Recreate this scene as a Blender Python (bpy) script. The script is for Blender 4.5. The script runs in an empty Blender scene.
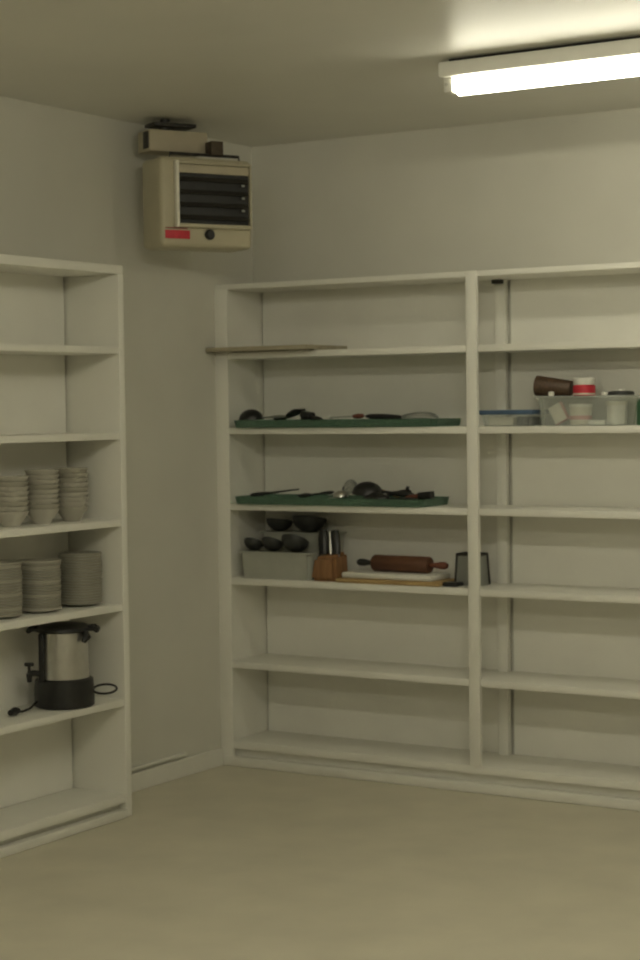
import bpy, bmesh, math, random
from mathutils import Vector, Matrix, Euler
random.seed(7)
sc = bpy.context.scene
COL = sc.collection
PI = math.pi

# ------------------------------------------------------------------ materials
def mat(name, col, rough=.6, metal=0., var=.06, scale=12., bump=0., spec=.5, trans=0., alpha=1., emit=None):
    m = bpy.data.materials.new(name); m.use_nodes = True
    nt = m.node_tree; n = nt.nodes; b = n['Principled BSDF']
    b.inputs['Roughness'].default_value = rough; b.inputs['Metallic'].default_value = metal
    b.inputs['Specular IOR Level'].default_value = spec
    b.inputs['Transmission Weight'].default_value = trans
    b.inputs['Alpha'].default_value = alpha
    tc = n.new('ShaderNodeTexCoord'); nz = n.new('ShaderNodeTexNoise')
    nz.inputs['Scale'].default_value = scale; nz.inputs['Detail'].default_value = 4
    nt.links.new(tc.outputs['Object'], nz.inputs['Vector'])
    cr = n.new('ShaderNodeValToRGB')
    cr.color_ramp.elements[0].position = .3; cr.color_ramp.elements[1].position = .7
    cr.color_ramp.elements[0].color = (*[c*(1-var) for c in col], 1)
    cr.color_ramp.elements[1].color = (*[min(1, c*(1+var)) for c in col], 1)
    nt.links.new(nz.outputs['Fac'], cr.inputs['Fac']); nt.links.new(cr.outputs['Color'], b.inputs['Base Color'])
    if bump:
        bp = n.new('ShaderNodeBump'); bp.inputs['Strength'].default_value = bump; bp.inputs['Distance'].default_value = .002
        nz2 = n.new('ShaderNodeTexNoise'); nz2.inputs['Scale'].default_value = 160; nz2.inputs['Detail'].default_value = 3
        nt.links.new(tc.outputs['Object'], nz2.inputs['Vector'])
        nt.links.new(nz2.outputs['Fac'], bp.inputs['Height']); nt.links.new(bp.outputs['Normal'], b.inputs['Normal'])
    if emit:
        b.inputs['Emission Color'].default_value = (*emit[0], 1); b.inputs['Emission Strength'].default_value = emit[1]
    return m
def wood(name, c1, c2, scale=6., stretch=(1, 12, 12), rough=.55):
    m = bpy.data.materials.new(name); m.use_nodes = True
    nt = m.node_tree; n = nt.nodes; b = n['Principled BSDF']; b.inputs['Roughness'].default_value = rough
    tc = n.new('ShaderNodeTexCoord'); mp = n.new('ShaderNodeMapping'); mp.inputs['Scale'].default_value = stretch
    nz = n.new('ShaderNodeTexNoise'); nz.inputs['Scale'].default_value = scale; nz.inputs['Detail'].default_value = 5
    cr = n.new('ShaderNodeValToRGB'); cr.color_ramp.elements[0].position = .35; cr.color_ramp.elements[1].position = .65
    cr.color_ramp.elements[0].color = (*c1, 1); cr.color_ramp.elements[1].color = (*c2, 1)
    nt.links.new(tc.outputs['Object'], mp.inputs['Vector']); nt.links.new(mp.outputs['Vector'], nz.inputs['Vector'])
    nt.links.new(nz.outputs['Fac'], cr.inputs['Fac']); nt.links.new(cr.outputs['Color'], b.inputs['Base Color'])
    return m
def clear(name, col, k=.7, tint=(.97, .98, .97)):
    m = bpy.data.materials.new(name); m.use_nodes = True
    nt = m.node_tree; n = nt.nodes; b = n['Principled BSDF']; out = n['Material Output']
    b.inputs['Base Color'].default_value = (*col, 1); b.inputs['Roughness'].default_value = .25
    t = n.new('ShaderNodeBsdfTransparent'); t.inputs['Color'].default_value = (*tint, 1)
    mx = n.new('ShaderNodeMixShader'); nz = n.new('ShaderNodeTexNoise'); nz.inputs['Scale'].default_value = 30
    mr = n.new('ShaderNodeMapRange'); mr.inputs['To Min'].default_value = k-.04; mr.inputs['To Max'].default_value = k+.04
    nt.links.new(nz.outputs['Fac'], mr.inputs['Value']); nt.links.new(mr.outputs['Result'], mx.inputs['Fac'])
    nt.links.new(b.outputs['BSDF'], mx.inputs[1]); nt.links.new(t.outputs['BSDF'], mx.inputs[2])
    nt.links.new(mx.outputs['Shader'], out.inputs['Surface'])
    return m

M = dict(
 wall=mat('wall_paint', (.67, .66, .59), .65, var=.03, scale=3, bump=.15),
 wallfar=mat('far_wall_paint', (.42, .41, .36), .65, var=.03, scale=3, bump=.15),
 ceil=mat('ceiling_paint', (.73, .72, .66), .40, var=.03, scale=2, bump=.03, spec=.25),
 floor=mat('floor_vinyl', (.67, .63, .50), .42, var=.06, scale=4, bump=.1),
 shelf=mat('shelf_paint', (.85, .84, .77), .5, var=.02, scale=6),
 panel=mat('panel_paint', (.86, .85, .78), .6, var=.03, scale=4),
 trim=mat('trim_paint', (.80, .79, .72), .5, var=.02),
 cream=mat('cream_enamel', (.50, .46, .33), .4, var=.04),
 creamdark=mat('cream_plate', (.46, .41, .30), .5, var=.05),
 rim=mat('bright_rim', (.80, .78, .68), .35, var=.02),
 dark=mat('dark_metal', (.035, .033, .03), .5, metal=.3, var=.2, scale=40),
 louver=mat('louver_metal', (.05, .047, .042), .4, metal=.4, var=.15, scale=30),
 black=mat('black_plastic', (.014, .014, .014), .38, var=.2, scale=30),
 charcoal=mat('charcoal_plastic', (.03, .032, .03), .5, var=.2, scale=30),
 grey=mat('grey_metal', (.32, .33, .31), .4, metal=.6, var=.1),
 steel=mat('brushed_steel', (.62, .61, .58), .28, metal=.9, var=.06, scale=20),
 rust=mat('rusty_metal', (.075, .055, .035), .6, metal=.2, var=.2, scale=40),
 red=mat('red_label', (.55, .03, .05), .5, var=.12, scale=60),
 reddark=mat('dark_red_print', (.25, .05, .05), .6, var=.1),
 greenclear=clear('green_clear_plastic', (.13, .22, .16), .40, (.60, .78, .68)),
 green=mat('green_plastic', (.075, .17, .105), .45, var=.2, scale=9),
 bowl=mat('white_china', (.52, .50, .43), .3, var=.05, scale=9),
 bowl2=mat('ivory_china', (.44, .42, .35), .3, var=.05, scale=9),
 plate=mat('grey_stoneware', (.29, .28, .23), .35, var=.06, scale=9),
 plate2=mat('pale_stoneware', (.40, .38, .32), .35, var=.06, scale=9),
 tub=mat('grey_tub_plastic', (.40, .41, .36), .45, var=.06),
 whiteplastic=mat('white_plastic', (.78, .77, .70), .45, var=.03),
 cream2=mat('cream_card', (.70, .66, .55), .6, var=.04),
 pink=mat('pink_card', (.62, .34, .32), .6, var=.1, scale=25),
 blue=mat('blue_plastic', (.07, .12, .20), .4, var=.12),
 greenlabel=mat('green_glaze', (.05, .14, .07), .4, var=.12),
 block=wood('block_wood', (.20, .10, .04), (.32, .165, .07), 5, (8, 8, 1)),
 boardwood=wood('board_wood', (.38, .25, .10), (.50, .35, .16)),
 pinwood=wood('pin_wood', (.085, .035, .018), (.15, .062, .03), 5, (1, 14, 14)),
 redwood=wood('handle_wood', (.13, .04, .025), (.20, .07, .04), 8),
 tan=wood('spoon_wood', (.30, .2, .1), (.4, .28, .15), 8),
 plank=wood('plank_wood', (.34, .30, .21), (.42, .38, .28), 4, (1, 10, 10)),
 brown=mat('brown_plastic', (.075, .042, .022), .5, var=.35, scale=90),
 clear=clear('clear_plastic', (.75, .78, .74), .84),
 clearlid=clear('clear_lid_plastic', (.75, .78, .74), .6),
 tube=mat('lit_tube', (.9, .9, .85), .5, var=.01, emit=((1., .945, .745), 15.5)),
 tube2=mat('bright_tube', (.9, .9, .85), .5, var=.01, emit=((1., .945, .745), 56.)),
)

# ------------------------------------------------------------------ mesh helpers
def B(): return bmesh.new()
def box(bm, x0, x1, y0, y1, z0, z1, bev=0., seg=2):
    t = bmesh.new()
    bmesh.ops.create_cube(t, size=1)
    for v in t.verts:
        v.co = Vector((x0+(v.co.x+.5)*(x1-x0), y0+(v.co.y+.5)*(y1-y0), z0+(v.co.z+.5)*(z1-z0)))
    if bev: bmesh.ops.bevel(t, geom=t.edges[:], offset=bev, segments=seg, profile=.5, affect='EDGES')
    merge(bm, t); return bm
def merge(bm, t, mtx=None):
    if mtx is not None: t.transform(mtx)
    me = bpy.data.meshes.new('tmp'); t.to_mesh(me); t.free(); bm.from_mesh(me); bpy.data.meshes.remove(me)
def lathe(bm, prof, seg=32, mtx=None):
    t = bmesh.new(); rings = []
    for r, z in prof:
        if r < 1e-6: rings.append([t.verts.new((0, 0, z))])
        else: rings.append([t.verts.new((r*math.cos(2*PI*k/seg), r*math.sin(2*PI*k/seg), z)) for k in range(seg)])
    for a, b in zip(rings, rings[1:]):
        for k in range(seg):
            q = [a[k % len(a)], a[(k+1) % len(a)], b[(k+1) % len(b)], b[k % len(b)]]
            u = []
            for v in q:
                if v not in u: u.append(v)
            if len(u) > 2:
                try: t.faces.new(u)
                except ValueError: pass
    bmesh.ops.recalc_face_normals(t, faces=t.faces[:])
    merge(bm, t, mtx); return bm
def tube(bm, pts, rad, seg=10, closed=False):
    """sweep a circle along points; rad may be a list"""
    pts = [Vector(p) for p in pts]; n = len(pts)
    rr = rad if isinstance(rad, (list, tuple)) else [rad]*n
    t = bmesh.new(); rings = []; up = None
    for i, p in enumerate(pts):
        a = pts[(i-1) % n] if (closed or i > 0) else p
        c = pts[(i+1) % n] if (closed or i < n-1) else p
        d = (c-a).normalized()
        if up is None: up = d.orthogonal().normalized()
        up = (up-d*up.dot(d)).normalized(); s = d.cross(up)
        rings.append([t.verts.new(p+(up*math.cos(2*PI*k/seg)+s*math.sin(2*PI*k/seg))*rr[i]) for k in range(seg)])
    pr = list(zip(rings, rings[1:])) + ([(rings[-1], rings[0])] if closed else [])
    for a, b in pr:
        for k in range(seg): t.faces.new((a[k], a[(k+1) % seg], b[(k+1) % seg], b[k]))
    if not closed:
        t.faces.new(rings[0][::-1]); t.faces.new(rings[-1])
    bmesh.ops.recalc_face_normals(t, faces=t.faces[:])
    merge(bm, t); return bm
def tray_shape(bm, lx, ly, h, th=.003, flare=.0, bev=0):
    """open tray, base at z=0 centred on the origin"""
    t = bmesh.new()
    def ring(ax, ay, z): return [t.verts.new((sx*ax, sy*ay, z)) for sx, sy in ((-1, -1), (1, -1), (1, 1), (-1, 1))]
    a, b = lx/2, ly/2
    R = [ring(a-flare, b-flare, 0), ring(a, b, h), ring(a-th, b-th, h), ring(a-flare-th, b-flare-th, th)]
    for p, q in zip(R, R[1:]):
        for k in range(4): t.faces.new((p[k], p[(k+1) % 4], q[(k+1) % 4], q[k]))
    t.faces.new(R[0][::-1]); t.faces.new(R[-1])
    bmesh.ops.recalc_face_normals(t, faces=t.faces[:])
    vert = [e for e in t.edges if abs(e.verts[0].co.z-e.verts[1].co.z) > h*.5]
    if bev: bmesh.ops.bevel(t, geom=vert, offset=bev, segments=3, affect='EDGES')
    merge(bm, t); return bm
def obj(name, bm, m, parent=None, smooth=True, label=None):
    me = bpy.data.meshes.new(name); bm.to_mesh(me); bm.free()
    if smooth:
        for p in me.polygons: p.use_smooth = True
        me.set_sharp_from_angle(angle=math.radians(35))
    me.materials.append(m)
    o = bpy.data.objects.new(name, me); COL.objects.link(o)
    if parent: o.parent = parent
    if label: o['label'] = label
    return o
def tag(o, label, cat, group=None, loc=None, rot=None):
    o['label'] = label; o['category'] = cat
    if group: o['group'] = group
    if loc is not None: o.location = loc
    if rot is not None: o.rotation_euler = rot
    return o
def thing(name, label, cat, loc=(0, 0, 0), rot=(0, 0, 0), group=None):
    o = bpy.data.objects.new(name, None); COL.objects.link(o); o.empty_display_size = .05
    return tag(o, label, cat, group, loc, rot)
def struct(name, bm, m, parent=None):
    o = obj(name, bm, m, parent, smooth=False); o['kind'] = 'structure'; return o

# ------------------------------------------------------------------ the room
RX, RY, ZC = 5.4, -8.3, 2.795
D, D2, YL = .316, .277, -1.331
struct('floor', box(B(), -.1, RX+.1, RY-.1, .1, -.1, 0), M['floor'])
struct('ceiling', box(B(), -.1, RX+.1, RY-.1, .1, ZC, ZC+.1), M['ceil'])
struct('wall_back', box(B(), -.1, RX+.1, 0, .1, 0, ZC), M['wall'])
struct('wall_left', box(B(), -.1, 0, RY, 0, 0, ZC), M['wall'])
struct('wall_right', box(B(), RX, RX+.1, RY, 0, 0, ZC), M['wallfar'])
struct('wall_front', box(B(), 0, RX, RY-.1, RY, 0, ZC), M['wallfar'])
struct('baseboard_left', box(B(), 0, .016, YL+.0015, -D-.0, 0, .078, .003), M['trim'])
struct('trim_1', box(B(), 0, .02, YL+.002, -.60, .092, .104, .002), M['trim'])     # short strip above the baseboard

# ------------------------------------------------------------------ shelving along the back wall
ZS = [1.834, 1.500, 1.163, .831, .456]
TH = .027
XE = 2.52
u = thing('shelving_unit', 'long white built-in shelving unit along the back wall with trays and kitchenware', 'shelving unit', (0, 0, 0))
obj('top_panel', box(B(), .0, XE, -D+.006, -.001, 2.15-.023, 2.15, .002), M['shelf'], u)
for z in ZS:
    obj('shelf', box(B(), .05, XE-.05, -D+.018, -.013, z-TH/2, z+TH/2, .002), M['shelf'], u)
    # front lip of each bay
    for a, b in ((.0672, 1.2525), (1.303, XE-.0502)):
        obj('shelf_edge', box(B(), a, b, -D+.004, -D+.0185, z-TH/2-.001, z+TH/2, .002), M['shelf'], u)
obj('bottom_shelf', box(B(), .05, XE-.05, -D+.004, -.013, .078, .112, .002), M['shelf'], u)
obj('side_panel', box(B(), .0, .05, -D+.016, -.001, .0, 2.127, 0), M['panel'], u)
obj('side_panel', box(B(), XE-.05, XE, -D+.016, -.001, .0, 2.127, 0), M['panel'], u)
obj('front_post', box(B(), .0, .0670, -D, -D+.016, .0, 2.127, .002), M['shelf'], u)
obj('front_post', box(B(), 1.2535, 1.302, -D-.004, -D+.018, .112, 2.15, .002), M['shelf'], u)
obj('front_post', box(B(), XE-.05, XE, -D, -D+.016, .0, 2.127, .002), M['shelf'], u)
obj('rear_post', box(B(), 1.254, 1.299, -.05, -.013, .112, 2.127, .002), M['shelf'], u)
for a, b in ((.058, 1.254), (1.311, XE-.05)):
    obj('back_panel', box(B(), a, b, -.012, -.001, .112, 2.127, 0), M['panel'], u)
obj('plinth', box(B(), .05, XE, -D+.036, -D+.05, 0, .078, 0), M['shelf'], u)
obj('base_trim', box(B(), .0165, XE, -D-.010, -D+.0355, 0, .042, .006), M['trim'], u)
obj('bracket', box(B(), 1.256, 1.298, -.085, -.051, 2.110, 2.127, .002), M['dark'], u, label='small dark metal bracket at the top of the rear post')

# ------------------------------------------------------------------ shelving along the left wall
LZ = [1.832, 1.499, 1.160, .828, .4536]
Y0, Y1 = YL, YL-1.22
u2 = thing('shelving_unit', 'white shelving unit on the left wall holding bowls, plates and a coffee urn', 'shelving unit', (0, 0, 0))
obj('top_panel', box(B(), .001, D2-.002, Y1, Y0, 2.163-.034, 2.163, .002), M['shelf'], u2)
for z in LZ:
    obj('shelf', box(B(), .013, D2-.003, Y1+.03, Y0-.0355, z-TH/2, z+TH/2, .002), M['shelf'], u2)
obj('bottom_shelf', box(B(), .013, D2-.003, Y1+.03, Y0-.0355, .058, .092, .002), M['shelf'], u2)
for a in (Y0-.035, Y1-.006):
    obj('side_panel', box(B(), .001, D2, a, a+.035, 0, 2.129, .002), M['shelf'], u2)
obj('back_panel', box(B(), .001, .012, Y1+.03, Y0-.043, .092, 2.129, 0), M['panel'], u2)
obj('plinth', box(B(), D2-.055, D2-.035, Y1+.03, Y0-.036, 0, .058, 0), M['shelf'], u2)
obj('base_trim', box(B(), D2-.0345, D2+.010, Y1+.03, Y0-.0355, 0, .034, .006), M['trim'], u2)

# loose plank lying on the second shelf from the top
tag(obj('plank', box(B(), .004, .535, -.395, -.06, 0, .019, .002), M['plank']),
    'thin bare plank lying on the upper left shelf, sticking out past its front edge', 'plank', loc=(0, 0, 1.8502))

# ------------------------------------------------------------------ fluorescent lamps
def lamp(x0, x1, y, label, tm='tube'):
    L = x1-x0
    t = thing('fluorescent_lamp', label, 'ceiling light', (x0, y, ZC))
    hb = B()
    box(hb, 0, L, -.07, .07, -.062, -.012, .006)
    obj('housing', hb, M['whiteplastic'], t)
    obj('gap_shadow', box(B(), .03, L-.03, -.045, .045, -.0125, -.0005), M['dark'], t)  # dark strip: shadow gap between housing and ceiling put into colour
    tb = B(); lathe(tb, [(0, 0), (.022, 0), (.030, .006), (.030, L-.086), (.022, L-.08), (0, L-.08)], 24,
                    Matrix.Translation((.04, 0, -.092)) @ Matrix.Rotation(PI/2, 4, 'Y'))
    obj('tube', tb, M[tm], t)
    for xx in (0, L-.036):
        c = obj('end_cap', box(B(), xx, xx+.036, -.034, .034, -.112, -.055, .008), M['whiteplastic'], t)
        s = B(); lathe(s, [(0, 0), (.006, 0), (.006, .003), (0, .004)], 12, Matrix.Translation((xx+.014, -.034, -.085)) @ Matrix.Rotation(PI/2, 4, 'X'))
        obj('screw', s, M['steel'], c)
    return t
lamp(1.71, 3.24, -1.335, 'lit white fluorescent tube lamp on the ceiling in front of the back shelves')
lamp(2.40, 3.93, -3.60, 'lit white fluorescent tube lamp on the ceiling in the middle of the room', 'tube2')
lamp(2.40, 3.93, -5.90, 'lit white fluorescent tube lamp on the ceiling nearest the camera', 'tube2')

# ------------------------------------------------------------------ unit heater on the left wall
HZ = math.radians(90-28.4)     # local x runs along the front face
ht = thing('unit_heater', 'cream wall-hung unit heater with dark louvered grille and red badge', 'heater', (.372, -.888, 2.255), (0, 0, HZ))
W, HH, HD = .415, .365, .19
obj('casing', box(B(), -W/2, W/2, .0, HD, 0, HH, .022, 4), M['cream'], ht)
gx0, gx1, gz0, gz1 = -.136, .188, .095, .336
fr = B()
box(fr, gx1, gx1+.006, -.020, .001, gz0-.014, gz1+.006, .002)
box(fr, gx0-.0, gx1, -.026, .001, gz0-.016, gz0, .003); box(fr, gx0, gx1, -.020, .001, gz1, gz1+.006, .002)
g = obj('grille_frame', fr, M['cream'], ht)
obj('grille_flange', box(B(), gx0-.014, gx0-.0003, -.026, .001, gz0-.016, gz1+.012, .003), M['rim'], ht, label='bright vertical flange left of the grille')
obj('frame_cap', box(B(), gx0, gx1+.006, -.019, .0005, gz1+.0063, gz1+.011, .001), M['creamdark'], ht)
obj('grille_opening', box(B(), gx0+.0005, gx1-.0005, -.003, -.0005, gz0+.0005, gz1-.0005), M['black'], ht, label='dark grille opening')
obj('header_strip', box(B(), gx0+.001, gx1-.001, -.012, -.004, gz1-.036, gz1-.002, .002), M['creamdark'], ht)
for k in range(4):
    zc = gz0+.028+k*.051
    lb = B(); t = bmesh.new(); bmesh.ops.create_cube(t, size=1)
    t.transform(Matrix.Translation(((gx0+gx1)/2-.001, -.011, zc)) @ Matrix.Rotation(math.radians(50), 4, 'X') @ Matrix.Diagonal((gx1-gx0-.010, .022, .003, 1)))
    merge(lb, t)
    lv = obj('louver', lb, M['louver'], ht)
    if k > 0:
        obj('lit_louver_end', box(B(), gx1-.040, gx1-.026, -.0225, -.015, zc-.024, zc-.014, .002), M['grey'], lv)  # grey block standing in for the lit end of the louver
kb = B(); lathe(kb, [(0, 0), (.021, 0), (.021, .012), (.016, .018), (0, .018)], 24, Matrix.Translation((.006, .0005, .054)) @ Matrix.Rotation(PI/2, 4, 'X'))
obj('knob', kb, M['black'], ht, label='round black knob')
bd = obj('badge', box(B(), -.192, -.082, -.003, .0008, .034, .068, .001), M['red'], ht, label='red badge')
obj('badge_line', box(B(), -.190, -.092, -.003, .0008, .074, .079, .0005), M['reddark'], ht)
# hanging gear
ar = B(); tube(ar, [(-.12, .10, HH-.005), (-.12, .10, HH+.026), (.175, .055, HH+.020), (.175, .055, HH-.005)], .0065, 8)
obj('hanger_rod', ar, M['dark'], ht)
bp = B(); box(bp, -.20, .065, .115, .235, HH+.034, HH+.122, .006)
obj('bracket_box', bp, M['creamdark'], ht)
obj('bracket_end', box(B(), -.206, -.1985, .125, .17, HH+.045, HH+.115, .002), M['dark'], ht)
obj('clamp', box(B(), .048, .104, .052, .112, HH+.022, HH+.080, .004), M['rust'], ht)
wp = B(); tube(wp, [(-.05, .22, HH+.08), (-.05, .33, HH+.08)], .02, 10)
obj('wall_arm', wp, M['dark'], ht)
obj('ceiling_shadow', box(B(), -.17, .02, .13, .23, HH+.140, HH+.156, .003), M['dark'], ht)  # dark slab standing for the ceiling shadow above the bracket box
cs = B(); tube(cs, [(-.10, .18, HH+.12), (-.10, .18, ZC-2.2552)], .02, 10); obj('drop_stem', cs, M['dark'], ht)

# ------------------------------------------------------------------ bowls and plates
def bowl_mesh(r=.066, h=.056):
    bm = B()
    lathe(bm, [(0, .004), (.030, .004), (.031, 0), (.034, 0), (.035, .006), (.047, .026), (.060, .042), (r, h), (r-.0015, h+.001), (r-.004, h-.001),
               (.056, .040), (.043, .026), (.030, .011), (0, .009)], 36)
    return bm
def plate_mesh(r=.083, h=.020):
    bm = B()
    lathe(bm, [(0, .002), (.042, .002), (.043, 0), (.047, 0), (.048, .003), (.064, .006), (r, h-.0085), (r+.001, h-.004), (r, h), (r-.003, h+.0005), (.062, .0125), (.047, .0065), (0, .0055)], 36)
    return bm
ORD = ['lowest', 'second', 'third', 'fourth', 'fifth', 'sixth', 'seventh', 'eighth', 'ninth', 'tenth', 'eleventh', 'twelfth', 'thirteenth', 'fourteenth', 'fifteenth', 'sixteenth', 'seventeenth', 'eighteenth', 'nineteenth']
def how(k, n):
    return 'topmost' if k == n-1 else ('lowest' if k == 0 else ORD[k]+' from the bottom')
b0 = obj('bowl', bowl_mesh(), M['bowl']); b1 = obj('bowl', bowl_mesh(), M['bowl2'])
used = set()
def copy_of(src):
    if src.name not in used: used.add(src.name); return src
    c = src.copy(); COL.objects.link(c); return c
zb = 1.160+TH/2+.0003
for (x, y, n, where, sk) in ((.150, -1.865, 8, 'left-hand bowl stack at the photo edge', 0), (.150, -1.690, 9, 'middle bowl stack', 1), (.150, -1.515, 9, 'right-hand bowl stack, nearest the side panel', 2)):
    for k in range(n):
        src = b1 if (k+sk) % 4 == 2 or (sk == 2 and k > 5) else b0
        o = copy_of(src)
        lab = ('ivory' if src is b1 else 'white')+' china bowl, '+how(k, n)+' in the '+where
        tag(o, lab, 'bowl', 'stacked china bowls on the left shelves', (x+random.uniform(-.0015, .0015), y+random.uniform(-.0015, .0015), zb+k*.0185), (0, 0, random.random()*6))
p0 = obj('plate', plate_mesh(), M['plate']); p1 = obj('plate', plate_mesh(), M['plate2'])
zp = .828+TH/2+.0003
for (x, y, n, where, sk) in ((.155, -1.945, 19, 'left-hand plate stack at the photo edge', 0), (.155, -1.725, 18, 'middle plate stack', 1), (.155, -1.478, 19, 'right-hand plate stack, nearest the side panel', 2)):
    for k in range(n):
        src = p1 if (k*3+sk) % 5 == 1 and sk < 2 or (sk == 1 and k == n-1) else p0
        o = copy_of(src)
        lab = ('pale' if src is p1 else 'grey')+' stoneware plate, '+how(k, n)+' in the '+where
        tag(o, lab, 'plate', 'stacked plates on the left shelves', (x+random.uniform(-.002, .002), y+random.uniform(-.002, .002), zp+k*.0104), (0, 0, random.random()*6))

# ------------------------------------------------------------------ coffee urn
ur = thing('coffee_urn', 'steel coffee urn with black base and lid on the left shelf', 'coffee urn', (.168, -1.602, .4536+TH/2), (0, 0, math.radians(31.6)))
bb = B(); lathe(bb, [(0, .0005), (.105, .0005), (.115, .006), (.115, .066), (.111, .106), (.102, .112), (0, .112)], 40); obj('base', bb, M['black'], ur, label='black plastic base')
bs = B(); lathe(bs, [(.0, .1115), (.097, .1115), (.094, .24), (.092, .290), (.0, .290)], 48); obj('body', bs, M['steel'], ur, label='shiny steel body')
ld = B(); lathe(ld, [(0, .2895), (.104, .2895), (.110, .295), (.108, .305), (.085, .316), (.03, .321), (0, .322)], 40); obj('lid', ld, M['black'], ur, label='black lid')
for s in (-1, 1):
    hb = B(); tube(hb, [(s*.090, -.02, .300), (s*.120, -.025, .302), (s*.130, -.02, .294), (s*.130, .02, .294), (s*.120, .025, .302), (s*.09, .02, .300)], .011, 10)
    obj('handle', hb, M['black'], ur)
dh = B(); tube(dh, [(.088, -.050, .292), (.098, -.060, .272), (.086, -.072, .256)], [.014, .016, .010], 10); obj('lid_latch', dh, M['black'], ur)
gb = B(); box(gb, -.085, -.062, -.082, -.058, .10, .290, .005); obj('level_gauge', gb, M['black'], ur)
sp = B(); tube(sp, [(-.078, -.07, .135), (-.102, -.088, .140), (-.122, -.098, .138)], .012, 10); tube(sp, [(-.118, -.098, .140), (-.118, -.098, .108)], [.012, .009], 10)
tube(sp, [(-.118, -.098, .140), (-.118, -.098, .170)], [.006, .006], 8); box(sp, -.136, -.100, -.104, -.092, .168, .182, .004)
obj('spigot', sp, M['black'], ur)
cd = B(); pts = []
for k in range(25):
    a = -PI*.9+k/24*2*PI*.98
    pts.append((.155+.045*math.cos(a), .01+.04*math.sin(a), .062+.012*math.sin(a)))
tube(cd, [(.100, 0, .05)]+pts, .0045, 8); obj('cord_loop', cd, M['black'], ur)
pc = B(); tube(pc, [(-.095, -.055, .03), (-.115, -.11, .010), (-.135, -.16, .007), (-.150, -.195, .012)], .0045, 8); tube(pc, [(-.148, -.190, .0155), (-.156, -.212, .0165), (-.168, -.245, .0155)], [.011, .016, .011], 10)
obj('power_plug', pc, M['black'], ur)

# ------------------------------------------------------------------ trays with utensils
ST = {k: z+TH/2+.0004 for k, z in zip((2, 3, 4, 5, 6), ZS)}
def tray(name_label, x0, x1, shelf, ang, yc):
    o = obj('tray', tray_shape(B(), x1-x0, .27, .033, .003, .006, .02), M['greenclear'])
    tag(o, name_label, 'tray', None, ((x0+x1)/2, yc, ST[shelf]), (0, 0, ang))
tray('long shallow green tray of utensils on the third shelf from the top', .100, 1.105, 3, math.radians(1.3), -.198)
tray('long shallow green tray of black utensils on the fourth shelf, under the other tray', .100, 1.045, 4, math.radians(1.2), -.200)

def along(p, q):
    p, q = Vector(p), Vector(q); d = q-p
    return p, (0, -math.atan2(d.z, math.hypot(d.x, d.y)), math.atan2(d.y, d.x)), d.length
def handle(L, w=.010, flat=.6, start=0.):
    bm = B(); n = 10
    pts = [(start+L*i/n, 0, 0) for i in range(n+1)]
    rad = [w*(.72+.28*math.sin(PI*min(1, i/n*1.15))) for i in range(n+1)]; rad[0] *= .6; rad[-1] *= .7
    tube(bm, pts, rad, 10); bm.transform(Matrix.Diagonal((1, 1, flat+.4, 1)))
    return bm
def utensil(name, label, cat, p, q, hmat, parts, hlen, hw=.010, group=None, roll=0.):
    """handle starts at p and points to q; parts = [(name, bmesh builder(L), material)]"""
    p, r, L = along(p, q)
    t = thing(name, label, cat, p, (roll, r[1], r[2]), group)
    obj('handle', handle(hlen, hw), hmat, t)
    for nm, fn, m in parts: obj(nm, fn(L), m, t)
    return t
def stem(a, b, r=.004):
    return lambda L: tube(B(), [(a, 0, 0), (b if b else L, 0, 0)], r, 8)
def cup(x, r, down=True, z=0.):
    def f(L):
        s = -1 if down else 1
        prof = [(r*math.sin(a), -s*r*.85*math.cos(a)) for a in [PI/2*i/10 for i in range(11)]]
        prof += [(r*.93*math.sin(a), -s*r*.78*math.cos(a)) for a in [PI/2*i/10 for i in range(10, -1, -1)]]
        return lathe(B(), prof, 28, Matrix.Translation((x, 0, z)))
    return f
def blade(x0, x1, w0, w1, th=.003, slots=0, tilt=0., z=0.):
    def f(L):
        bm = B(); t = bmesh.new()
        n = 8; top = []; bot = []
        for i in range(n+1):
            x = x0+(x1-x0)*i/n; w = w0+(w1-w0)*math.sin(PI/2*min(1, i/n*1.6))
            if i == n: w *= .85
            for lst, zz in ((top, th/2), (bot, -th/2)):
                lst.append((t.verts.new((x, -w, zz)), t.verts.new((x, w, zz))))
        for i in range(n):
            t.faces.new((top[i][0], top[i+1][0], top[i+1][1], top[i][1])); t.faces.new((bot[i][1], bot[i+1][1], bot[i+1][0], bot[i][0]))
            for s in (0, 1): t.faces.new((top[i][s], bot[i][s], bot[i+1][s], top[i+1][s]))
        t.faces.new((top[0][0], top[0][1], bot[0][1], bot[0][0])); t.faces.new((top[n][1], top[n][0], bot[n][0], bot[n][1]))
        bmesh.ops.recalc_face_normals(t, faces=t.faces[:])
        merge(bm, t, Matrix.Translation((x0, 0, z)) @ Matrix.Rotation(-tilt, 4, 'Y') @ Matrix.Translation((-x0, 0, 0))); return bm
    return f
def balloon(x0, L_, r, n=6, wire=.0016):
    def f(L):
        bm = B()
        for k in range(n):
            a = PI*k/n; pts = []
            for i in range(21):
                s = i/20*2*PI; px = x0+L_*(.5-.5*math.cos(s)); rr = r*math.sin(s)*(.55+.45*(.5-.5*math.cos(s)))
                pts.append((px, rr*math.cos(a), rr*math.sin(a)))
            tube(bm, pts[:-1], wire, 6, closed=True)
        return bm
    return f
def oval(x, a, b, c, z=0.):
    def f(L):
        t = bmesh.new(); bmesh.ops.create_uvsphere(t, u_segments=20, v_segments=12, radius=1)
        bm = B(); merge(bm, t, Matrix.Translation((x, 0, z)) @ Matrix.Diagonal((a, b, c, 1))); return bm
    return f
BL, CH, GR, SS = M['black'], M['charcoal'], M['grey'], M['steel']
z3, z4 = ST[3]+.004, ST[4]+.004
GU, GV = 'utensils in the upper green tray', 'utensils in the lower green tray'
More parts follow.
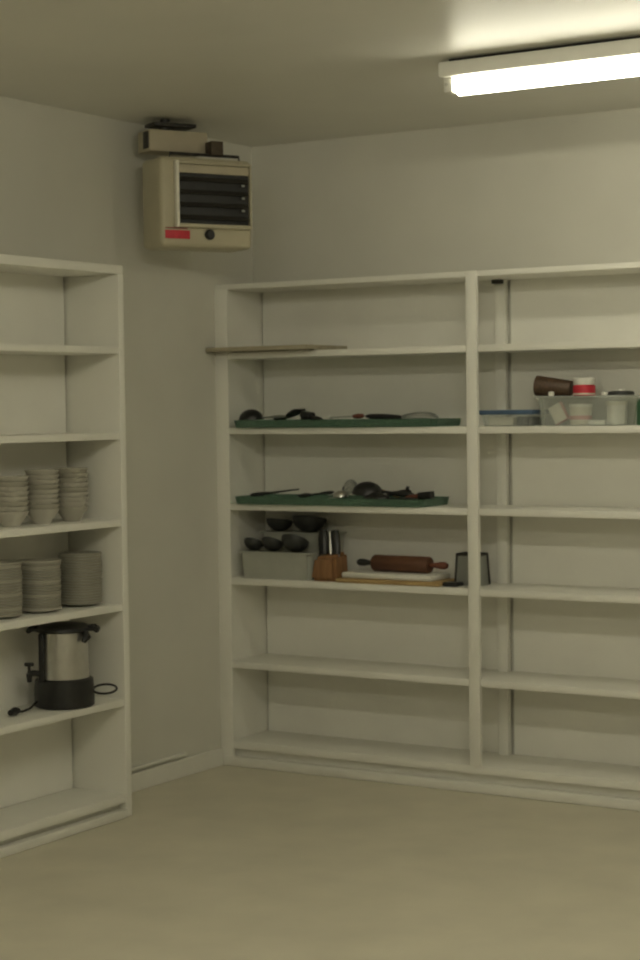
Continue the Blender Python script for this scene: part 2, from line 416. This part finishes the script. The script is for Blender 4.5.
# upper tray, left to right
utensil('ladle', 'black ladle lying cup down at the left end of the upper green tray', 'ladle', (.330, -.255, z3+.044), (.147, -.262, z3+.038), GR,
        [('stem', stem(.06, .13, .004), GR), ('cup', cup(.177, .056, True, -.008), BL)], .085, .008, GU)
utensil('turner', 'black turner with its wide blade tilted up, right of the black ladle', 'turner', (.245, -.225, z3+.026), (.40, -.245, z3+.050), BL,
        [('stem', stem(.06, .10, .005), BL), ('blade', blade(.085, .165, .015, .045, .006, 0, .30), BL)], .08, .011, GU)
utensil('scrub_brush', 'stubby black brush hooked over the front of the upper green tray', 'brush', (.545, -.300, z3+.028), (.425, -.255, z3+.046), BL,
        [('head', lambda L: box(B(), .072, .135, -.022, .022, -.008, .022, .008, 3), BL), ('bristles', lambda L: box(B(), .076, .131, -.018, .018, -.032, -.007, .004), CH)], .08, .012, GU)
utensil('spreader', 'steel spreader with a reddish wooden handle in the upper green tray', 'spreader', (.735, -.265, z3+.044), (.555, -.275, z3+.036), M['redwood'],
        [('blade', blade(.05, .165, .009, .015, .006), GR), ('tip', lambda L: box(B(), .163, .178, -.014, .014, -.007, .009, .003), M['whiteplastic'])], .055, .011, GU)
utensil('whisk', 'wire whisk with a black handle at the right end of the upper green tray', 'whisk', (.745, -.265, z3+.042), (1.09, -.245, z3+.030), BL,
        [('wires', balloon(.165, .175, .030, 8, .0016), GR)], .175, .0125, GU)
# lower tray
utensil('slotted_turner', 'long charcoal turner at the left end of the lower green tray', 'turner', (.125, -.235, z4+.030), (.36, -.225, z4+.056), CH,
        [('stem', stem(.08, .15, .005), CH), ('blade', blade(.13, .235, .016, .040, .006, 0, .02), CH)], .10, .010, GV)
utensil('serving_spoon', 'dark serving spoon lying between the long turner and the steel ladle', 'spoon', (.555, -.225, z4+.050), (.375, -.215, z4+.030), CH,
        [('stem', stem(.06, .12, .004), CH), ('bowl', oval(.155, .035, .022, .010), CH)], .075, .008, GV)
utensil('ladle', 'small shiny steel ladle in the middle of the lower green tray', 'ladle', (.50, -.19, z4+.015), (.615, -.270, z4+.032), SS,
        [('stem', stem(.05, .11, .004), SS), ('cup', cup(.145, .034, True, -.002), SS)], .06, .006, GV)
utensil('whisk', 'small wire whisk standing its loops up beside the steel ladle', 'whisk', (.52, -.14, z4+.010), (.635, -.20, z4+.085), SS,
        [('wires', balloon(.065, .10, .032, 6, .0016), GR)], .075, .007, GV)
utensil('wooden_spoon', 'tan wooden spoon poking up behind the black ladle', 'spoon', (.83, -.12, z4+.02), (.69, -.15, z4+.082), M['tan'],
        [('bowl', oval(.145, .028, .020, .008), M['tan'])], .125, .006, GV)
utensil('ladle', 'large black ladle lying cup down on the heap in the lower green tray', 'ladle', (.945, -.205, z4+.040), (.735, -.240, z4+.062), BL,
        [('stem', stem(.08, .17, .006), BL), ('cup', cup(.212, .069, True, -.022), BL)], .10, .013, GV)
utensil('serving_spoon', 'black serving spoon in front of the large black ladle', 'spoon', (1.015, -.294, z4+.024), (.785, -.290, z4+.030), BL,
        [('stem', stem(.09, .17, .006), BL), ('bowl', oval(.205, .058, .036, .024), BL)], .11, .011, GV)
utensil('pasta_server', 'black pasta server with a raised prong behind the large black ladle', 'pasta server', (.660, -.145, z4+.016), (.890, -.165, z4+.052), BL,
        [('stem', stem(.09, .20, .006), BL), ('bowl', oval(.205, .045, .030, .014), BL), ('prong', lambda L: tube(B(), [(.235, -.01, .0), (.246, -.012, .022)], [.010, .007], 8), BL)], .11, .011, GV)
utensil('knife', 'knife with red-brown and black handle at the right of the lower green tray', 'knife', (1.055, -.258, z4+.046), (.80, -.200, z4+.018), M['redwood'],
        [('blade', blade(.145, .25, .010, .013, .002), SS), ('end_block', lambda L: box(B(), -.006, .070, -.015, .015, -.015, .016, .005, 3), BL)], .145, .012, GV)

# ------------------------------------------------------------------ fifth shelf: tubs, knife block, boards, rolling pin, grater
z5 = ST[5]
def tub(label, cx, cy, lx, ly, h):
    t = thing('tub', label, 'tub', (cx, cy, z5))
    obj('body', tray_shape(B(), lx, ly, h, .003, .008, .018), M['tub'], t)
    rb = B(); a, b = lx/2+.003, ly/2+.003
    for x0, x1, y0, y1 in ((-a, a, -b, -b+.008), (-a, a, b-.008, b), (-a, -a+.008, -b+.008, b-.008), (a-.008, a, -b+.008, b-.008)):
        box(rb, x0, x1, y0, y1, h-.006, h+.003, .002)
    obj('rim', rb, M['tub'], t)
tub('low grey plastic tub at the front of the fifth shelf, full of black scoops', .285, -.222, .375, .140, .117)
tub('taller grey plastic tub behind the low one under the lower green tray', .305, -.082, .375, .125, .195)
def scoop(label, x, y, z, r, yaw, pitch, grp):
    t = thing('scoop', label, 'scoop', (x, y, z), (pitch, 0, yaw), grp)
    obj('cup', cup(0, r, False)(0), M['charcoal'], t)
    obj('handle', tube(B(), [(0, r*.9, -.004), (0, r*1.1, .0), (0, r*1.28, .0)], [.008, .009, .007], 8), BL, t)
G5 = 'black scoops in the grey tubs'
for lab, x, r in (('left black scoop drooping over the low grey tub', .140, .045), ('middle black scoop drooping over the low grey tub', .240, .050), ('right black scoop drooping over the low grey tub', .360, .063)):
    scoop(lab, x, -.235, z5+.122+.8*r, r, 0, math.radians(-30), G5)
for lab, x, r in (('left black scoop on the taller grey tub behind', .205, .060), ('right black scoop on the taller grey tub behind', .365, .078)):
    scoop(lab, x, -.122, z5+.202+.80*r, r, 0, math.radians(-12), G5)

kbk = thing('knife_block', 'brown wooden knife block beside the low grey tub', 'knife block', (.538, -.235, z5))
t = bmesh.new()
vs = [(-.070, -.06, 0), (.064, -.06, 0), (.064, .06, 0), (-.070, .06, 0), (-.058, -.045, .102), (.048, -.045, .113), (.048, .075, .125), (-.058, .075, .114)]
vv = [t.verts.new(v) for v in vs]
for f in ((3, 2, 1, 0), (4, 5, 6, 7), (0, 1, 5, 4), (1, 2, 6, 5), (2, 3, 7, 6), (3, 0, 4, 7)): t.faces.new([vv[i] for i in f])
bmesh.ops.bevel(t, geom=t.edges[:], offset=.014, segments=4, affect='EDGES')
bmk = B(); merge(bmk, t); obj('body', bmk, M['block'], kbk)
def blockknife(label, x, lean, hmat, w, L):
    k = thing('kitchen_knife' if w > .01 else 'sharpening_steel', label, 'knife' if w > .01 else 'sharpening steel', (.538+x, -.222, z5+.108), (math.radians(-10), lean, 0), 'knives in the block')
    hb = B(); tube(hb, [(0, 0, .004), (0, 0, L*.3), (0, 0, L*.75), (0, 0, L)], [w*.9, w, w*1.05, w*.8], 12); hb.transform(Matrix.Diagonal((1, .8, 1, 1)))
    obj('handle', hb, hmat, k)
    bl = B(); box(bl, -w*.7, w*.7, -.001, .001, -.09, .006); obj('blade', bl, SS, k)
blockknife('black-handled knife on the left in the wooden block', -.040, math.radians(-7), BL, .023, .112)
blockknife('slim silver sharpening steel between the two black knife handles', -.004, math.radians(-9), SS, .006, .105)
blockknife('black-handled knife on the right in the wooden block', .026, math.radians(-10), BL, .021, .112)

tag(obj('chopping_board', box(B(), -.25, .25, -.10, .10, 0, .019, .006), M['boardwood']), 'wooden chopping board lying flat under the white one', 'chopping board', None, (.855, -.205, z5), (0, 0, math.radians(1)))
tag(obj('chopping_board', box(B(), -.222, .222, -.085, .085, 0, .024, .007), M['whiteplastic']), 'thick white chopping board lying on the wooden board', 'chopping board', None, (.845, -.200, z5+.0192), (0, 0, math.radians(-1)))
rp = thing('rolling_pin', 'dark brown wooden rolling pin lying on the white chopping board', 'rolling pin', (.868, -.185, z5+.0192+.0242+.036), (0, math.radians(0), math.radians(-2)))
pb = B(); lathe(pb, [(0, -.140), (.032, -.140), (.036, -.134), (.036, .134), (.032, .140), (0, .140)], 28, Matrix.Rotation(PI/2, 4, 'Y')); obj('barrel', pb, M['pinwood'], rp)
for s in (-1, 1):
    hb = B(); lathe(hb, [(0, .139), (.008, .139), (.010, .160), (.0155, .190), (.0155, .212), (.010, .224), (0, .226)], 18, Matrix.Rotation(s*PI/2, 4, 'Y')); obj('handle', hb, M['charcoal'] if s < 0 else M['redwood'], rp)
tag(obj('scraper', box(B(), -.04, .03, -.03, .03, 0, .018, .006), M['black']), 'small black scraper lying beside the metal grater', 'scraper', None, (1.150, -.245, z5))
gr = thing('box_grater', 'grey metal box grater standing behind the white divider post', 'grater', (1.192, -.16, z5))
t = bmesh.new(); vs = []
for (a, b, z) in ((.058, .045, 0), (.053, .036, .128)):
    vs.append([t.verts.new((sx*a, sy*b, z)) for sx, sy in ((-1, -1), (1, -1), (1, 1), (-1, 1))])
for k in range(4): t.faces.new((vs[0][k], vs[0][(k+1) % 4], vs[1][(k+1) % 4], vs[1][k]))
t.faces.new(vs[1]); t.faces.new(vs[0][::-1]); bmesh.ops.recalc_face_normals(t, faces=t.faces[:])
bm = B(); merge(bm, t); obj('body', bm, M['grey'], gr)
eb = B()
for sx, sy in ((-1, -1), (1, -1), (1, 1), (-1, 1)): tube(eb, [(sx*.058, sy*.045, .002), (sx*.053, sy*.036, .129)], .005, 8)
tube(eb, [(-.053, -.036, .130), (.053, -.036, .130), (.053, .036, .130), (-.053, .036, .130)], .006, 8, closed=True)
obj('edge_frame', eb, M['dark'], gr, label='dark edge frame')

# ------------------------------------------------------------------ third shelf, right bay: boxes and jars
zz = ST[3]
t = thing('storage_box', 'low clear box with a blue lid on the right-hand shelf', 'storage box', (1.412, -.205, zz))
obj('body', tray_shape(B(), .232, .150, .047, .002, .008, .012), M['clear'], t)
lid = B(); box(lid, -.122, .122, -.081, .081, .0472, .066, .005, 3); obj('lid', lid, M['blue'], t, label='blue lid')
tag(obj('sachet_pack', box(B(), -.055, .055, -.045, .045, 0, .034, .006), M['cream2']), 'cream sachet pack inside the blue-lidded box', 'packet', None, (1.375, -.215, zz+.0024), (0, 0, .1))
tag(obj('sachet_pack', box(B(), -.03, .03, -.05, .05, 0, .036, .006), M['charcoal']), 'dark grey packet at the right end of the blue-lidded box', 'packet', None, (1.480, -.210, zz+.0024), (0, 0, -.05))

bx, bw = 1.742, .375
t = thing('storage_box', 'large clear lidded box of packets with jars standing on its lid', 'storage box', (bx, -.19, zz))
obj('body', tray_shape(B(), bw, .21, .112, .002, .012, .02), M['clear'], t)
rl = B(); box(rl, -bw/2-.006, bw/2+.006, -.111, .111, .1122, .1202, .003); obj('lid', rl, M['clearlid'], t)
zi = zz+.0024
pk = obj('card_box', box(B(), -.028, .028, -.012, .012, -.036, .036, .002), M['cream2'])
tag(pk, 'cream and pink card box leaning tilted inside the large clear box', 'box', None, (1.622, -.225, zi+.048), (0, math.radians(-28), 0))
obj('stripe', box(B(), .0285, .031, -.0125, .0125, -.036, .036, .0005), M['pink'], pk, label='pink side of the card')
obj('stripe', box(B(), -.031, .031, -.0125, .0125, -.040, -.0365, .0005), M['pink'], pk, label='pink edge of the card')
tb = thing('tub_of_powder', 'round cream tub in the middle of the large clear box', 'tub', (1.715, -.215, zi))
lb = B(); lathe(lb, [(0, 0), (.040, 0), (.043, .004), (.043, .072), (0, .072)], 28); obj('body', lb, M['cream2'], tb)
lb = B(); lathe(lb, [(.0434, .022), (.0442, .022), (.0442, .038), (.0434, .038)], 28); obj('band', lb, M['pink'], tb, label='pink band')
lb = B(); lathe(lb, [(0, .0722), (.046, .0722), (.046, .084), (0, .085)], 28); obj('lid', lb, M['whiteplastic'], tb)
tag(obj('packet', box(B(), -.035, .035, -.03, .03, 0, .020, .005), M['whiteplastic']), 'flat white packet beside the tall white pot in the clear box', 'packet', None, (1.800, -.235, zi), (0, 0, .1))
tb = thing('white_pot', 'tall white pot at the right end inside the large clear box', 'pot', (1.866, -.205, zi))
lb = B(); lathe(lb, [(0, 0), (.037, 0), (.040, .004), (.040, .078), (0, .078)], 28); obj('body', lb, M['whiteplastic'], tb)
lb = B(); lathe(lb, [(0, .0782), (.043, .0782), (.043, .094), (0, .095)], 28); obj('lid', lb, M['cream2'], tb)
# on the lid
zt = zz+.1204
# tapered tumbler lying on its side, rim to the left
R0, R1, LL = .042, .029, .150
tilt = math.asin((R0-R1)/LL)
tm = B(); lathe(tm, [(0, 0), (R1, 0), (R1+.002, .004), (R0, LL), (R0-.003, LL), (R1-.002, .006), (0, .006)], 32)
o = obj('tumbler', tm, M['brown'])
ax = Vector((-math.cos(tilt), 0, math.sin(tilt)*1.0))
tag(o, 'brown tapered tumbler lying on its side on the large clear box', 'tumbler', None, (1.672, -.205, zt+R1+.001), Vector((0, 0, 1)).rotation_difference(Vector((-math.cos(tilt), -.06, math.sin(tilt)))).to_euler())
tag(obj('bottle_cap', lathe(B(), [(0, 0), (.011, 0), (.012, .004), (.012, .016), (0, .018)], 18), M['whiteplastic']), 'small white bottle cap in front of the brown tumbler', 'pot', None, (1.610, -.268, zt))  # a loose bottle cap
jr = thing('spice_jar', 'red-labelled jar with a white lid standing on the large clear box', 'jar', (1.726, -.205, zt))
lb = B(); lathe(lb, [(0, 0), (.042, 0), (.045, .004), (.045, .038), (.041, .043), (0, .043)], 28); obj('body', lb, M['red'], jr, label='red wrapped body')
lb = B(); lathe(lb, [(.0453, .004), (.0456, .004), (.0456, .010), (.0453, .010)], 28); obj('label_edge', lb, M['cream2'], jr)
lb = B(); lathe(lb, [(0, .0432), (.043, .0432), (.044, .046), (.044, .068), (.041, .071), (0, .071)], 28); obj('lid', lb, M['whiteplastic'], jr)
tag(obj('bottle_cap', lathe(B(), [(0, 0), (.015, 0), (.016, .004), (.015, .013), (0, .016)], 18), M['whiteplastic']), 'small white bottle cap right of the red-labelled jar', 'pot', None, (1.822, -.22, zt))  # another bottle cap, slightly wider
dl = thing('jar_lid', 'flat dark jar lid with a pale centre on the large clear box', 'tin', (1.888, -.215, zt))  # loose jar lid lying flat
lb = B(); lathe(lb, [(0, 0), (.052, 0), (.054, .004), (.050, .014), (.03, .017), (0, .017)], 28); obj('rim', lb, M['charcoal'], dl)
lb = B(); lathe(lb, [(0, .0171), (.016, .0171), (.015, .024), (0, .025)], 20); obj('knob', lb, M['whiteplastic'], dl, label='pale centre')
bt = thing('bottle', 'green bottle at the right edge of the photo on the third shelf', 'bottle', (2.000, -.235, zz))
lb = B(); lathe(lb, [(0, 0), (.034, 0), (.036, .004), (.036, .085), (.03, .10), (.014, .112), (.013, .128), (0, .128)], 28); obj('body', lb, M['greenlabel'], bt)
lb = B(); lathe(lb, [(0, .1282), (.015, .1282), (.015, .146), (0, .147)], 20); obj('cap', lb, M['whiteplastic'], bt)

# ------------------------------------------------------------------ world, camera, view
w = bpy.data.worlds.new('world'); sc.world = w; w.use_nodes = True
w.node_tree.nodes['Background'].inputs['Color'].default_value = (.02, .02, .018, 1)
F, yaw, pitch, roll = 1832.46, .55219, .0404, -.01274
fw = Vector((-math.sin(yaw)*math.cos(pitch), math.cos(yaw)*math.cos(pitch), -math.sin(pitch)))
r0 = Vector((math.cos(yaw), math.sin(yaw), 0)); u0 = r0.cross(fw)
r2 = r0*math.cos(roll)+u0*math.sin(roll); u2_ = -r0*math.sin(roll)+u0*math.cos(roll)
cam = bpy.data.cameras.new('camera'); co = bpy.data.objects.new('camera', cam); COL.objects.link(co)
mw = Matrix((r2, u2_, -fw)).transposed().to_4x4(); mw.translation = Vector((4.68654, -7.04388, 1.60627)); co.matrix_world = mw
cam.sensor_fit = 'VERTICAL'; cam.sensor_height = 24; cam.sensor_width = 16; cam.lens = F/960*24
cam.clip_start = .05
sc.camera = co
vs = sc.view_settings
vs.view_transform = 'Standard'; vs.look = 'None'; vs.gamma = 1; vs.use_curve_mapping = False
vs.exposure = 0
cam.dof.use_dof = True; cam.dof.focus_distance = 4.6; cam.dof.aperture_fstop = 4.0
